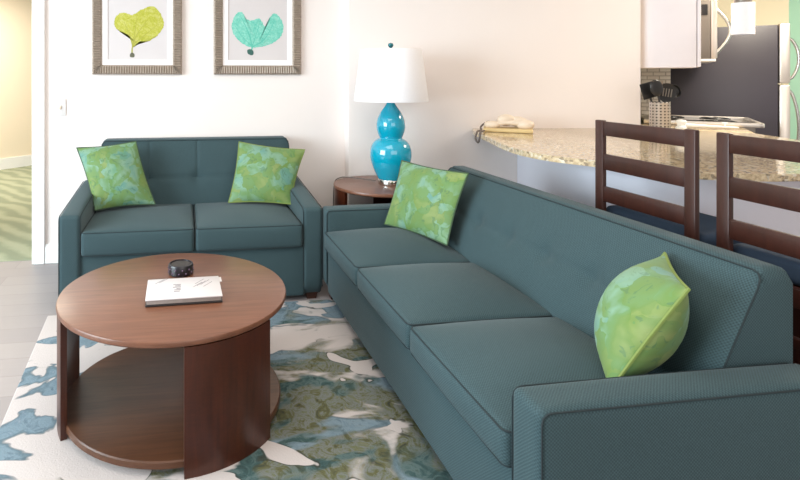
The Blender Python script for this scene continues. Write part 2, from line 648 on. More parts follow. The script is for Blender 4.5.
# doorway casing, hall beyond
bm = B(); box(bm, (-1.0, 3.806, 0), (-.930, 3.832, 2.06), .004); box(bm, (-1.012, 3.815, 0), (-.994, 3.945, 2.05), .003)
box(bm, (-2.07, 3.806, 2.05), (-.930, 3.832, 2.12), .004); box(bm, (-2.07, 3.806, 0), (-2.0, 3.832, 2.06), .004)
struct('trim_1', bm, TRIM)
bm = B(); box(bm, (-.930, 3.812, 0), (1.147, 3.832, .115), .004); box(bm, (-.930, 3.818, .112), (1.147, 3.832, .128), .003)
struct('baseboard_back', bm, TRIM)
bm = B()
prism(bm, [(1.141, 3.724), (2.35, wall_y(2.35) - .012), (2.35, wall_y(2.35) + .01), (1.155, 3.735)], 0, .115)
struct('baseboard_right', bm, TRIM)
d = Vector((-2.12 + 2.46, 8.12 - 7.75, 0)).normalized()
a = Vector((-2.46, 7.75, 0)) - d * 2.6
b = Vector((-2.46, 7.75, 0)) + d * 1.2
nrm = Vector((-d.y, d.x, 0))
bm = B(); prism(bm, [(a.x, a.y), (b.x, b.y), (b.x + nrm.x * .1, b.y + nrm.y * .1), (a.x + nrm.x * .1, a.y + nrm.y * .1)], 0, CH)
struct('wall_hall', bm, HALLW)
bm = B(); prism(bm, [(a.x - nrm.x * .018, a.y - nrm.y * .018), (b.x - nrm.x * .018, b.y - nrm.y * .018), (b.x, b.y), (a.x, a.y)], 0, .15)
struct('baseboard_hall', bm, TRIM)

# kitchen frame: local x points out of the kitchen wall, local y runs along it
KR = math.radians(-43)
KM = Matrix.Translation(W0) @ Matrix.Rotation(KR, 4, 'Z')
def K(k, e, z=0.0):
    return tuple(KM @ Vector((k, e, z)))
def kbox(bm, lo, hi, bev=0.0):
    t = B(); box(t, lo, hi, bev); merge(bm, t, KM); return bm
bm = B(); kbox(bm, (-.10, .02, 0), (-.005, 2.3, CH)); struct('wall_kitchen', bm, CREAM)
bm = B(); kbox(bm, (-.10, 2.24, 0), (1.13, 2.32, CH)); struct('wall_far', bm, CREAM)
bm = B(); kbox(bm, (1.13, 2.24, 0), (2.9, 2.32, CH)); struct('wall_accent', bm, GREEN)
bm = B(); box(bm, (0, -.025, .86), (.215, .025, 1.42))
o = struct('wall_tile', bm, TILE)
o.location = K(0, 1.315); o.rotation_euler = (0, 0, KR)

# ------------------------------------------------------------------ rug
bm = B(); soft_box(bm, (0, -2.25, 0), (1.62, 0, .011), .005, (6, 6, 1), fn=lambda p, w: Vector((p.x, p.y - p.x * math.tan(math.radians(3.6)) - .01, p.z)))
o = obj('area_rug', bm, RUG, None, True)
o.location = (-.707, 2.968, .0005); o.rotation_euler = (0, 0, math.radians(3.6))
tag(o, 'cream area rug with watery blue, teal and olive blotches under coffee table', 'rug')

# ------------------------------------------------------------------ sofas
def rect_loop(x0, x1, y0, y1, z, r=.03, zf=None):
    pts = []
    for cx, cy, a0 in ((x1 - r, y1 - r, 0), (x0 + r, y1 - r, 90), (x0 + r, y0 + r, 180), (x1 - r, y0 + r, 270)):
        for i in range(5):
            a = math.radians(a0 + 90 * i / 4)
            pts.append((cx + r * math.cos(a), cy + r * math.sin(a), z))
    return pts

def tufted_back(L0, L1, yb, zb, yt, zt, yr, zr, tufts, tz, channels, bulge=.022):
    """wedge back: reclined front face with a row of tufts, flat top and upright rear"""
    bm = B()
    m = 30
    prof = []
    fx, fz = yt - yb, zt - zb
    ln = math.hypot(fx, fz)
    nx_, nz_ = -fz / ln, fx / ln
    for i in range(m + 1):
        t = i / m
        prof.append((yb + fx * t, zb + fz * t, t))
    r = .018
    for a in (.3, .6, 1.0):
        prof.append((yt + r * a, zt + r * .55 * math.sin(a * PI / 2), None))
    prof.append((yr - r, zt + r * .55, None))
    prof.append((yr - r * .3, zt + r * .3, None))
    prof.append((yr, zt - r * .6, None))
    prof.append((yr, zr, None))
    nxs = max(30, int((L1 - L0) / .012))
    rows = []
    for i in range(nxs + 1):
        x = L0 + (L1 - L0) * i / nxs
        s = i / nxs
        row = []
        for (y, z, t) in prof:
            xx = x
            if t is not None:
                e = min(s, 1 - s) * (L1 - L0)
                ed = min(1, e / .06)
                bl = bulge * (1 - abs(2 * t - 1) ** 2.2) * (1 - (1 - ed) ** 2)
                zw = (t * ln)
                for tx in tufts:
                    d2 = ((x - tx) ** 2 + (zw - tz) ** 2)
                    bl -= .016 * math.exp(-d2 / .0016) + .006 * math.exp(-d2 / .009)
                bl -= .006 * math.exp(-((zw - tz) / .012) ** 2) * (1 if min(tufts) - .02 < x < max(tufts) + .02 else 0)
                if zw > tz:
                    for cx in channels:
                        bl -= .006 * math.exp(-((x - cx) / .009) ** 2)
                y += nx_ * bl
                z += nz_ * bl
            # round the two upper end corners
            e = min(x - L0, L1 - x)
            R = .03
            if z > zt - R and e < R:
                z -= (R - math.sqrt(max(0, R * R - (R - e) ** 2))) * (z - (zt - R)) / R
            row.append(bm.verts.new((xx, y, z)))
        rows.append(row)
    k = len(prof)
    for i in range(nxs):
        for j in range(k):
            bm.faces.new((rows[i][j], rows[i + 1][j], rows[i + 1][(j + 1) % k], rows[i][(j + 1) % k]))
    bm.faces.new(rows[0][::-1])
    bm.faces.new(rows[-1])
    return bm

def make_sofa(root, W, D, aw, nsect, seat_bot, seam, crown, arm_f, arm_r, arm_len, back, tuft_n, tuft_h, channels, base_z, leg_mat):
    """local frame: x along the sofa, y from front (0) to rear (D)"""
    h = W / 2
    xi = h - aw
    # base
    bm = B(); soft_box(bm, (-xi - .01, .012, base_z), (xi + .01, D - .03, seat_bot + .012), .012, (16, 4, 3))
    obj('base', bm, FAB, root, True)
    for sx in (-1, 1):
        bm = B()
        lo = (-h, 0, base_z - .01) if sx < 0 else (xi, 0, base_z - .01)
        hi = (-xi, arm_len, arm_f) if sx < 0 else (h, arm_len, arm_f)
        def rise(p, w, lo=lo, hi=hi):
            zt = (p.z - lo[2]) / (hi[2] - lo[2])
            p.z += (arm_r - arm_f) * max(0, p.y / arm_len) * max(0, zt)
            if zt < .16:                       # fronts tuck in towards the feet
                p.y += (.16 - zt) ** 2 * 2.2 * max(0, 1 - p.y / .2)
            return p
        soft_box(bm, lo, hi, .022, (4, 14, 10), (.004, 0, .006), rise)
        arm = obj('arm', bm, FAB, root, True)
        # welt along both side seams of the front and the top
        bm = B()
        for xs in ((lo[0] + .002), (hi[0] - .002)):
            pts = [(xs, .006 + .0 * i, base_z + .05 + (arm_f - .03 - base_z - .05) * i / 8) for i in range(9)]
            pts += [(xs, .010, arm_f - .016), (xs, .02, arm_f - .008)]
            pts += [(xs, .03 + (arm_len - .06) * i / 12, arm_f - .006 + (arm_r - arm_f) * (.03 + (arm_len - .06) * i / 12) / arm_len) for i in range(13)]
            tube(bm, pts, .0024, 6)
        obj('piping', bm, WELT, arm, True)
    # cushions
    cw = 2 * xi / nsect
    for i in range(nsect):
        x0, x1 = -xi + cw * i + .003, -xi + cw * (i + 1) - .003
        y1 = back[0] + .03
        bm = B(); soft_box(bm, (x0, -.012, seat_bot + .004), (x1, y1, seam + .006), .02, (14, 14, 4), (.0, .008, crown))
        c = obj('seat_cushion', bm, FAB, root, True)
        bm = B()
        tube(bm, rect_loop(x0 + .003, x1 - .003, -.009, y1 - .004, seam + .001, .022), .0026, 6, True)
        tube(bm, rect_loop(x0 + .003, x1 - .003, -.009, y1 - .004, seat_bot + .010, .022), .0022, 6, True)
        obj('piping', bm, WELT, c, True)
    # back
    yb, zb, yt, zt, yr, zr, bx0, bx1 = back
    tl = [bx0 + (bx1 - bx0) * (i + 1) / (tuft_n + 1) for i in range(tuft_n)]
    bm = tufted_back(bx0, bx1, yb, zb, yt, zt, yr, zr, tl, tuft_h, tl if channels else [])
    bk = obj('backrest', bm, FAB, root, True)
    bm = B()
    pts = [(bx0 + .002, yb + (yt - yb) * t, zb + (zt - zb) * t) for t in [i / 10 for i in range(1, 10)]]
    pts += [(bx0 + .006, yt - .008, zt - .016), (bx0 + .016, yt - .002, zt - .004)]
    pts += [(bx0 + .03 + (bx1 - bx0 - .06) * i / 20, yt, zt + .001) for i in range(21)]
    pts += [(bx1 - .016, yt - .002, zt - .004), (bx1 - .006, yt - .008, zt - .016)]
    pts += [(bx1 - .002, yb + (yt - yb) * t, zb + (zt - zb) * t) for t in [i / 10 for i in range(9, 0, -1)]]
    tube(bm, pts, .0026, 6)
    obj('piping', bm, WELT, bk, True)
    # feet
    for sx in (-1, 1):
        for yy in (.03, D - .12):
            bm = B()
            x = sx * (h - .055)
            lathe_box(bm, x, yy + .035, 0.0, base_z + .012, .026, .033)
            obj('leg', bm, leg_mat, root, True, smooth=0)

def lathe_box(bm, x, y, z0, z1, r0, r1):
    vs = [[bm.verts.new((x + sx * r, y + sy * r, z)) for sx, sy in ((-1, -1), (1, -1), (1, 1), (-1, 1))] for r, z in ((r0, z0), (r1, z1))]
    bm.faces.new(vs[0][::-1]); bm.faces.new(vs[1])
    for i in range(4):
        bm.faces.new((vs[0][i], vs[0][(i + 1) % 4], vs[1][(i + 1) % 4], vs[1][i]))

RZ = .0115   # top of the rug
sofa = thing('three_seat_sofa', 'long teal woven three-seat sofa with tufted back, along right side of rug', 'sofa', (.767, 2.0615, RZ), -PI / 2)
make_sofa(sofa, 1.937, .835, .112, 3, .292, .385, .055, .506, .506, .80,
          (.520, .345, .716, .730, .800, .06, -.846, .850), 6, .225, False, .05, LEGW)
love = thing('loveseat', 'teal two-seat loveseat against the white wall under the framed prints', 'sofa', (.053, 2.968, 0), 0)
make_sofa(love, 1.420, .84, .112, 2, .300, .428, .024, .520, .578, .74,
          (.559, .36, .714, .826, .838, .06, -.596, .652), 3, .245, True, .028, LEGW)

# ------------------------------------------------------------------ pillows
def pillow(name, label, corners, T, m, welt, front):
    """corners BL, BR, TR, TL of the seam; front: direction the face looks"""
    BL, BR, TR, TL = [Vector(c) for c in corners]
    cen = (BL + BR + TR + TL) / 4
    TR, TL = cen + (TR - cen) * 1.03, cen + (TL - cen) * 1.03
    base = Vector((cen.x, cen.y, min(BL.z, BR.z)))
    root = thing(name, label, 'pillow', base)
    nrm = (BR - BL).cross(TL - BL).normalized()
    if nrm.dot(Vector(front)) < 0:
        nrm = -nrm
    n = 26
    def seam(u, v):
        p = BL * (1 - u) * (1 - v) + BR * u * (1 - v) + TR * u * v + TL * (1 - u) * v
        # edges bow inwards between the corners
        a, b = 2 * u - 1, 2 * v - 1
        k = .06
        p = p + (cen - p) * k * ((1 - a * a) * b * b + (1 - b * b) * a * a) * 1.0
        return p
    bm = B()
    grids = []
    for s in (1, -1):
        g = []
        for i in range(n + 1):
            row = []
            for j in range(n + 1):
                u = .5 - .5 * math.cos(PI * i / n)
                v = .5 - .5 * math.cos(PI * j / n)
                a, b = 2 * u - 1, 2 * v - 1
                th = T * (max(0, (1 - a ** 2)) ** .62) * (max(0, (1 - b ** 2)) ** .62)
                wr = .006 * math.sin(9 * u + 5 * v) * (1 - a * a) * (1 - b * b)
                row.append(bm.verts.new(seam(u, v) + nrm * s * (th + wr)))
            g.append(row)
        for i in range(n):
            for j in range(n):
                bm.faces.new((g[i][j], g[i + 1][j], g[i + 1][j + 1], g[i][j + 1]))
    bmesh.ops.remove_doubles(bm, verts=bm.verts, dist=1e-5)
    cov = obj('cover', bm, m, root)
    bm = B()
    pts = [seam(i / 20, 0) for i in range(20)] + [seam(1, i / 20) for i in range(20)] + [seam(1 - i / 20, 1) for i in range(20)] + [seam(0, 1 - i / 20) for i in range(20)]
    tube(bm, pts, .0045, 6, True)
    obj('piping', bm, welt, root, label='contrasting corded edge')
    return root

pillow('throw_pillow', 'green and aqua leaf-print throw pillow on left end of loveseat',
       [(-.528, 3.34, .458), (-.180, 3.39, .472), (-.312, 3.54, .836), (-.655, 3.49, .808)], .066, P1, PWELTD, (0, -1, .3))
pillow('throw_pillow', 'green and aqua leaf-print throw pillow on right end of loveseat',
       [(.270, 3.40, .466), (.648, 3.32, .462), (.764, 3.47, .772), (.356, 3.56, .818)], .066, P2, PWELT, (0, -1, .3))
pillow('throw_pillow', 'green and aqua leaf-print throw pillow beside the lamp, at far end of long sofa',
       [(1.084, 2.868, .443), (1.242, 2.458, .445), (1.378, 2.522, .770), (1.216, 2.938, .772)], .058, P3, PWELTD, (-1, 0, .3))
pillow('throw_pillow', 'green and aqua leaf-print throw pillow leaning edge-on at the near arm of long sofa',
       [(1.275, 1.53, .448), (1.070, 1.252, .446), (1.231, 1.189, .722), (1.434, 1.46, .713)], .094, P4, PWELT, (-1, 0, .3))

# ------------------------------------------------------------------ round tables
def drum_table(root, c, R, zt, z0, starts, span, top_mat, side_mat, shelf_mat, th=.024, pt=.022):
    zt_ = zt
    bm = B()
    prof = [(0, zt - th), (R - .010, zt - th), (R - .002, zt - th + .006), (R, zt - .009), (R - .003, zt - .002), (R - .009, zt), (0, zt)]
    lathe(bm, prof, (c[0], c[1], 0), 96)
    obj('tabletop', bm, top_mat, root)
    bm = B()
    lathe(bm, [(0, z0 + .022), (R - .026, z0 + .022), (R - .022, z0 + .026), (R - .022, z0 + .044), (R - .026, z0 + .048), (0, z0 + .048)], (c[0], c[1], 0), 96)
    obj('shelf', bm, shelf_mat, root)
    for s in starts:
        bm = B(); arc_panel(bm, c, R - .004 - pt, R - .004, s, s + span, z0, zt - th + .001)
        obj('side_panel', bm, side_mat, root)

TC = (-.039, 2.115)
ct = thing('coffee_table', 'round reddish-brown wooden coffee table with curved side panels and low shelf, on the rug', 'table', (TC[0], TC[1], RZ))
drum_table(ct, TC, .427, .440, RZ, (-85, 35, 160), 46, TOPW, SIDEW, SHELFW)
EC = (1.265, 3.372)
et = thing('end_table', 'round brown wooden end table in the corner carrying the turquoise lamp', 'table', (EC[0], EC[1], 0))
drum_table(et, EC, .318, .560, 0, (-100, 20, 140), 62, TOPW, SIDEW, SHELFW)

# objects on the coffee table
bk = thing('guest_booklet', 'white-covered booklet with dark spine lying on the round coffee table', 'book', (-.004, 2.050, .4405), math.radians(1))
bm = B(); box(bm, (-.136, -.096, 0), (.136, .096, .007), .002); obj('back_cover', bm, BLKCOV, bk, True)
bm = B(); box(bm, (-.132, -.094, .007), (.132, .094, .022), .002); obj('pages', bm, PAGES, bk, True)
bm = B(); box(bm, (-.136, -.098, .022), (.136, .098, .0265), .0015); obj('front_cover', bm, BOOKW, bk, True)
bm = B()
for (x, y, w, h_) in ((-.025, .030, .028, .003), (-.022, .018, .020, .003), (-.026, .006, .030, .003), (-.020, -.008, .016, .003), (-.024, -.020, .024, .003), (-.026, -.034, .022, .003)):
    box(bm, (x - w / 2, y - h_, .0262), (x + w / 2, y + h_, .0268))
obj('printed_text', bm, INK, bk, True, 0)
for lines in (((.052, .02), (.066, .03), (.08, .04), (.06, .05), (.09, .02)), ((-.09, .07), (-.075, .078))):
    bm = B()
    for (x, y) in lines:
        t = B(); box(t, (-.028, -.0012, .0262), (.028, .0012, .0267)); merge(bm, t, Matrix.Translation((x, y, 0)) @ Matrix.Rotation(math.radians(52), 4, 'Z'))
    obj('printed_sketch', bm, INK, bk, True, 0)
bm = B(); box(bm, (.122, .045, .0225), (.145, .090, .0238)); obj('loose_page', bm, BOOKW, bk, True)

pk = thing('round_coaster_tin', 'small black round tin on the coffee table behind the white booklet', 'tin', (-.017, 2.272, .4405))
bm = B(); lathe(bm, [(0, 0), (.047, 0), (.051, .004), (.051, .038), (.049, .042), (.044, .043), (.043, .037), (0, .037)], (0, 0, 0), 40); obj('body', bm, PUCK, pk, True)
bm = B(); lathe(bm, [(0, .0372), (.041, .0372), (.041, .0392), (0, .0392)], (0, 0, 0), 40); obj('inset_top', bm, PUCKT, pk, True)
bm = B()
for k in range(22):
    a = 2 * PI * k / 22
    t = B(); bmesh.ops.create_icosphere(t, subdivisions=1, radius=.0042)
    merge(bm, t, Matrix.Translation((.0505 * math.cos(a), .0505 * math.sin(a), .013 + .014 * (k % 2))))
obj('embossed_studs', bm, plain('mauve_stud', srgb(110, 92, 116), .35, .3, var=.2), pk, True)

# ------------------------------------------------------------------ lamp
LX, LY, LZ = 1.314, 3.365, .5605
lp = thing('table_lamp', 'turquoise double-gourd ceramic table lamp with white drum shade on the end table', 'lamp', (LX, LY, LZ))
bm = B(); lathe(bm, [(0, 0), (.078, 0), (.080, .004), (.080, .030), (.076, .036), (0, .036)], (0, 0, 0), 48); obj('base', bm, CHROME, lp, True, label='silver disc base')
gp = [(0, .032), (.080, .034), (.088, .046), (.112, .090), (.130, .140), (.134, .180), (.126, .220), (.104, .250), (.078, .264), (.073, .270), (.080, .284), (.090, .312), (.093, .342), (.086, .376), (.068, .412), (.046, .440), (.030, .460), (.024, .474), (0, .474)]
gp = [(r * .98, .032 + (z - .032) * 1.125) for r, z in gp]
gp2 = smooth_poly([(r, z) for r, z in gp[1:-1]], 5, False)
bm = B(); lathe(bm, [(0, .036)] + [(p[0], p[1]) for p in gp2] + [(0, .529)], (0, 0, 0), 64); obj('body', bm, TURQ, lp, True, 60)
bm = B(); lathe(bm, [(0, .527), (.022, .527), (.022, .542), (.017, .546), (.017, .60), (0, .60)], (0, 0, 0), 24); obj('neck', bm, TEALM, lp, True)
S0, S1 = .534, .866
bm = B(); lathe(bm, [(.233, S0), (.235, S0 + .004), (.192, S1), (.190, S1), (.188, S1 - .003), (.230, S0 + .004), (.231, S0)], (0, 0, 0), 72); sh = obj('lamp_shade', bm, SHADE, lp, True)
bm = B()
tube(bm, [(.188 * math.cos(2 * PI * k / 48), .188 * math.sin(2 * PI * k / 48), S1 - .012) for k in range(48)], .002, 6, True)
for k in range(3):
    a = 2 * PI * k / 3
    tube(bm, [(0, 0, S1 - .012), (.188 * math.cos(a), .188 * math.sin(a), S1 - .012)], .002, 6)
tube(bm, [(0, 0, .59), (0, 0, S1 + .012)], .004, 8)
obj('harp', bm, CHROME, lp, True)
bm = B(); lathe(bm, [(0, S1 + .006), (.008, S1 + .008), (.008, S1 + .014), (.015, S1 + .020), (.018, S1 + .029), (.014, S1 + .040), (0, S1 + .045)], (0, 0, 0), 24); obj('finial', bm, TEALM, lp, True)
bm = B()
pts = smooth_poly([(-.08, .06, .012), (-.20, .20, .010), (-.280, .20, .010), (-.318, .20, -.03), (-.322, .21, -.2), (-.31, .24, -.40)], 6, False)
tube(bm, pts, .004, 6); obj('power_cord', bm, CABLE, lp, True)

# ------------------------------------------------------------------ framed prints
def px_pic(pts, u0, v0, s):
    return [((u - u0) * s, (v0 - v) * s) for u, v in pts]

def picture(label, x0, x1, z0, z1, outline, stem, fan_m, stem_m, knob):
    w, h = x1 - x0, z1 - z0
    y = 3.829
    root = thing('framed_print', label, 'picture', ((x0 + x1) / 2, y, z0), 0, 'framed sea fan prints on the white wall')
    fw = .064
    bm = B()
    # ribbed moulding: four mitred rails with fine cross ribs
    def rail(L):
        t = B()
        n = int(L / .0165)
        sec = [(0, 0), (0, .022), (.010, .028), (fw - .012, .024), (fw, .014), (fw, 0)]
        prev = None
        st = []
        for i in range(n * 2 + 1):
            s = i / (n * 2)
            rb = .008 * (i % 2)
            row = []
            for (q, d) in sec:
                x = min(max(-L / 2 + L * s, -L / 2 + q), L / 2 - q)
                row.append(t.verts.new((x, -(d + (rb if .004 < q < fw - .004 else 0)), q)))
            st.append(row)
        for A, C in zip(st, st[1:]):
            for k in range(len(sec)):
                k2 = (k + 1) % len(sec)
                t.faces.new((A[k], A[k2], C[k2], C[k]))
        t.faces.new(st[0]); t.faces.new(st[-1][::-1])
        return t
    for L, M in ((w, Matrix.Translation((0, 0, 0))), (w, Matrix.Translation((0, 0, h)) @ Matrix.Rotation(PI, 4, 'Y')),
                 (h, Matrix.Translation((-w / 2, 0, h / 2)) @ Matrix.Rotation(PI / 2, 4, 'Y')), (h, Matrix.Translation((w / 2, 0, h / 2)) @ Matrix.Rotation(-PI / 2, 4, 'Y'))):
        merge(bm, rail(L), M)
    obj('frame', bm, FRAMEM, root, True, 0)
    iw, ih = w / 2 - fw, h - 2 * fw
    bm = B()
    mw = .036
    for lo, hi in (((-iw, fw), (iw, fw + mw)), ((-iw, h - fw - mw), (iw, h - fw)), ((-iw, fw + mw), (-iw + mw, h - fw - mw)), ((iw - mw, fw + mw), (iw, h - fw - mw))):
        box(bm, (lo[0], -.0125, lo[1]), (hi[0], -.008, hi[1]))
    obj('mat_board', bm, MATB, root, True, 0)
    bm = B(); box(bm, (-iw, -.007, fw), (iw, -.002, h - fw)); obj('paper', bm, PRINT, root, True, 0)
    # sea fan printed on the paper, a thin raised layer of ink
    cx = (x0 + x1) / 2
    def flat(pl, yy):
        t = B()
        vs = [t.verts.new((p[0], yy, p[1])) for p in pl]
        zs_ = [p[1] for p in pl]
        c0 = t.verts.new((sum(p[0] for p in pl) / len(pl), yy, min(zs_) + .07 * (max(zs_) - min(zs_))))
        for i in range(len(vs)):
            t.faces.new((c0, vs[i], vs[(i + 1) % len(vs)]))
        r = bmesh.ops.extrude_face_region(t, geom=list(t.faces))
        for e in r['geom']:
            if isinstance(e, bmesh.types.BMVert):
                e.co.y -= .0005
        return t
    rnd = random.Random(len(outline))
    ol = smooth_poly(outline, 9)
    ol = [Vector((p.x + rnd.uniform(-.003, .003), p.y + rnd.uniform(-.003, .003))) for p in ol]
    obj('printed_sea_fan', flat(ol, -.0072), fan_m, root, True, 0)
    bm = B()
    for st_, r0 in stem:
        tube(bm, [(p[0], -.0076, p[1]) for p in smooth_poly(st_, 5, False)], [r0 * (1 - .6 * i / (5 * (len(st_) - 1))) for i in range(5 * (len(st_) - 1) + 1)], 6)
    for v in bm.verts:
        v.co.y = -.0076 + (v.co.y + .0076) * .1
    obj('printed_stem', bm, stem_m[0], root, True, 0)
    bm = B()
    kn = smooth_poly(knob, 5)
    obj('printed_foot', flat(kn, -.0078), stem_m[1], root, True, 0)
    return root

s = .6045 / 92.0
Z0, Z1 = 1.268, 1.905
# outline coordinates in metres from the frame's bottom centre
def P(l, u0, v0):
    return [((u - u0) * .00655 / 3.33, (v0 - v) * .00655 / 3.33) for u, v in l]
picture('left framed print: yellow-green sea fan in a ribbed taupe frame', -.622, -.021, Z0, Z1,
        P([(440, 150), (424, 112), (398, 100), (378, 78), (384, 48), (408, 34), (440, 42), (472, 22), (514, 12), (540, 45), (547, 76), (528, 110), (496, 132), (465, 135), (446, 150)], 457.5, 249),
        [(P([(438, 185), (440, 150), (455, 110), (490, 60)], 457.5, 249), .006), (P([(440, 150), (430, 110), (410, 65)], 457.5, 249), .005), (P([(440, 148), (450, 90), (455, 45)], 457.5, 249), .004), (P([(441, 145), (490, 105), (530, 70)], 457.5, 249), .004)],
        FAN1, (plain('olive_stem_ink', srgb(170, 166, 72), .9, var=.1), DKINK), P([(432, 178), (438, 173), (446, 178), (446, 188), (438, 190), (431, 187)], 457.5, 249))
picture('right framed print: aqua-green sea fan in a ribbed taupe frame', .199, .821, Z0, Z1,
        P([(574, 152), (540, 140), (510, 110), (500, 75), (514, 36), (534, 25), (554, 50), (572, 55), (600, 48), (620, 76), (632, 55), (652, 28), (676, 45), (688, 80), (676, 114), (640, 140), (602, 150)], 594, 249),
        [(P([(568, 168), (573, 148), (560, 100), (535, 45)], 594, 249), .007), (P([(573, 150), (590, 100), (600, 65)], 594, 249), .004), (P([(574, 150), (620, 120), (655, 55)], 594, 249), .005), (P([(573, 148), (535, 110), (512, 75)], 594, 249), .004)],
        FAN2, (plain('aqua_stem_ink', srgb(96, 186, 166), .9, var=.1), DKGREEN), P([(556, 162), (566, 158), (577, 164), (578, 176), (570, 180), (558, 174)], 594, 249))

# light switch
sw = thing('light_switch', 'white wall light switch beside the doorway casing', 'switch', (-.832, 3.83, 1.045))
bm = B(); box(bm, (-.037, -.007, -.058), (.037, 0, .058), .003); obj('plate', bm, plain('switch_plate', srgb(222, 216, 214), .4, var=.02), sw, True)
bm = B(); box(bm, (-.008, -.016, -.012), (.008, -.006, .012), .003); obj('toggle', bm, BEIGEP, sw, True)

# ------------------------------------------------------------------ bar
edge = [(2.02, wall_y(2.02) - .001), (1.93, 3.44), (1.830, 3.12), (1.724, 2.80), (1.676, 2.613), (1.661, 2.48), (1.675, 2.355), (1.705, 2.270), (1.785, 2.13), (1.868, 1.968), (1.94, 1.85), (2.068, 1.785), (2.2, 1.755)]
sm = [(p.x, p.y) for p in smooth_poly(edge, 4, False)]
poly = sm + [(2.8, 1.72), (3.20, 1.78), (3.66, 3.06), (W0.x + .01, W0.y - .012), (W0.x - .02, wall_y(W0.x - .02) - .001)]
bar = thing('breakfast_bar', 'white peninsula breakfast bar with curved polished tan granite top behind the sofa', 'bar', (2.6, 2.7, 0))
bm = B(); prism(bm, poly, .857, .885, .005); obj('granite_top', bm, GRAN, bar)
inner = [(2.34, wall_y(2.34) - .001), (2.22, 3.1), (2.10, 2.75), (2.04, 2.55), (2.06, 2.40), (2.15, 2.22), (2.28, 2.10), (2.44, 2.05)]
smi = [(p.x, p.y) for p in smooth_poly(inner, 4, False)]
bm = B(); prism(bm, smi + [(3.15, 2.10), (3.55, 3.05), (W0.x - .02, wall_y(W0.x - .02) - .012)], 0, .858); obj('base', bm, BARP, bar)

# telephone
ph = thing('telephone', 'beige telephone with its handset lying across it at the wall end of bar', 'telephone', (2.125, 3.360, .8855), math.atan2(-.17, .27))
bm = B(); soft_box(bm, (-.15, -.075, 0), (.15, .075, .024), .008, (6, 4, 2), fn=lambda p, w: Vector((p.x, p.y, p.z * (1 + .25 * (p.y + .075) / .15)))); obj('base', bm, YELP, ph, True, label='yellowed base slab')
def lump(bm, c, s, rz=0):
    t = B(); bmesh.ops.create_icosphere(t, subdivisions=3, radius=1)
    merge(bm, t, Matrix.Translation(c) @ Matrix.Rotation(rz, 4, 'Z') @ Matrix.Diagonal((s[0], s[1], s[2], 1)))
bm = B()
hp = smooth_poly([(-.135, -.01, .040), (-.07, -.012, .052), (0, -.01, .060), (.06, -.004, .060), (.115, .004, .052)], 6, False)
n_ = len(hp)
tube(bm, hp, [.012 + .018 * (abs(i / (n_ - 1) - .45) * 1.6) for i in range(n_)], 14)
lump(bm, (.105, .004, .050), (.056, .042, .034)); lump(bm, (-.095, -.01, .046), (.052, .036, .026))
obj('handset', bm, BEIGEP, ph, True, 60)
bm = B(); lump(bm, (-.01, .035, .075), (.060, .032, .040), .2); lump(bm, (.06, .045, .066), (.06, .03, .036), -.2)
obj('cradle', bm, BEIGEP, ph, True, 60)
bm = B()
cp = smooth_poly([(-.09, .03, .062), (-.13, .01, .060), (-.165, -.03, .030), (-.16, -.08, .012), (-.170, -.135, .012), (-.180, -.185, .010), (-.190, -.212, -.030), (-.175, -.218, -.055), (-.165, -.245, -.03), (-.160, -.240, .012), (-.150, -.190, .014), (-.14, -.10, .012)], 8, False)
tube(bm, cp, .006, 8); obj('cord', bm, CABLE, ph, True)

# utensil holder with utensils
HX, HY = 3.082, 3.172
uh = thing('utensil_holder', 'round perforated steel utensil holder standing on the granite bar', 'holder', (HX, HY, .885))
bm = B(); lathe(bm, [(0, 0), (.055, 0), (.057, .003), (.057, .196), (.059, .200), (.056, .202), (.054, .196), (.053, .006), (0, .006)], (0, 0, 0), 44); obj('cup', bm, perforated('perforated_steel'), uh, True)
rx = Vector((math.cos(psi), -math.sin(psi), 0)); fy = Vector((math.sin(psi), math.cos(psi), 0))
def utensil(name, label, tip_x, tip_z, kind):
    root = thing(name, label, 'kitchen utensil', (HX, HY, .892), 0, 'black utensils in the steel holder')
    off = fy * {'turner': .028, 'spoon': -.032, 'skimmer': -.014, 'ladle': .014}[kind]
    foot = off - rx * (.5 * tip_x)
    tip = off + rx * tip_x + Vector((0, 0, tip_z))
    bm = B()
    dirv = (tip - foot).normalized()
    tube(bm, [foot + dirv * .008, foot + (tip - foot) * .5, tip], [.006, .005, .006], 8)
    obj('handle', bm, BLACKP, root, True)
    side = dirv.cross(fy).normalized()
    Mx = Matrix((( side.x, fy.x, dirv.x, tip.x), (side.y, fy.y, dirv.y, tip.y), (side.z, fy.z, dirv.z, tip.z), (0, 0, 0, 1)))
    Mx = Mx @ Matrix.Diagonal((1.25, 1.0, 1.25, 1))
    bm = B()
    if kind == 'spoon':
        t = B(); bmesh.ops.create_icosphere(t, subdivisions=3, radius=1)
        merge(bm, t, Mx @ Matrix.Translation((0, 0, .035)) @ Matrix.Diagonal((.034, .012, .045, 1)))
    elif kind == 'skimmer':
        t = B(); lathe(t, [(0, -.003), (.046, -.001), (.050, .006), (.046, .004), (0, .002)], (0, 0, 0), 32)
        merge(bm, t, Mx @ Matrix.Translation((0, 0, .04)) @ Matrix.Rotation(PI / 2, 4, 'X'))
    elif kind == 'turner':
        t = B(); box(t, (-.036, -.003, 0), (.036, .003, .085), .002)
        merge(bm, t, Mx)
    else:
        t = B(); lathe(t, [(0, -.02), (.022, -.014), (.034, .004), (.036, .018), (.033, .018), (.030, .006), (0, -.012)], (0, 0, 0), 28)
        merge(bm, t, Mx @ Matrix.Translation((-.030, 0, .03)) @ Matrix.Rotation(PI / 2.4, 4, 'X'))
    obj('head', bm, BLACKP, root, True)
    if kind == 'skimmer':
        bm = B()
        for k in range(4):
            t = B(); box(t, (-.026 + .014 * k, -.009, .02), (-.020 + .014 * k, -.006, .062)); merge(bm, t, Mx)
        obj('slots', bm, DKSTEEL, root, True, 0)
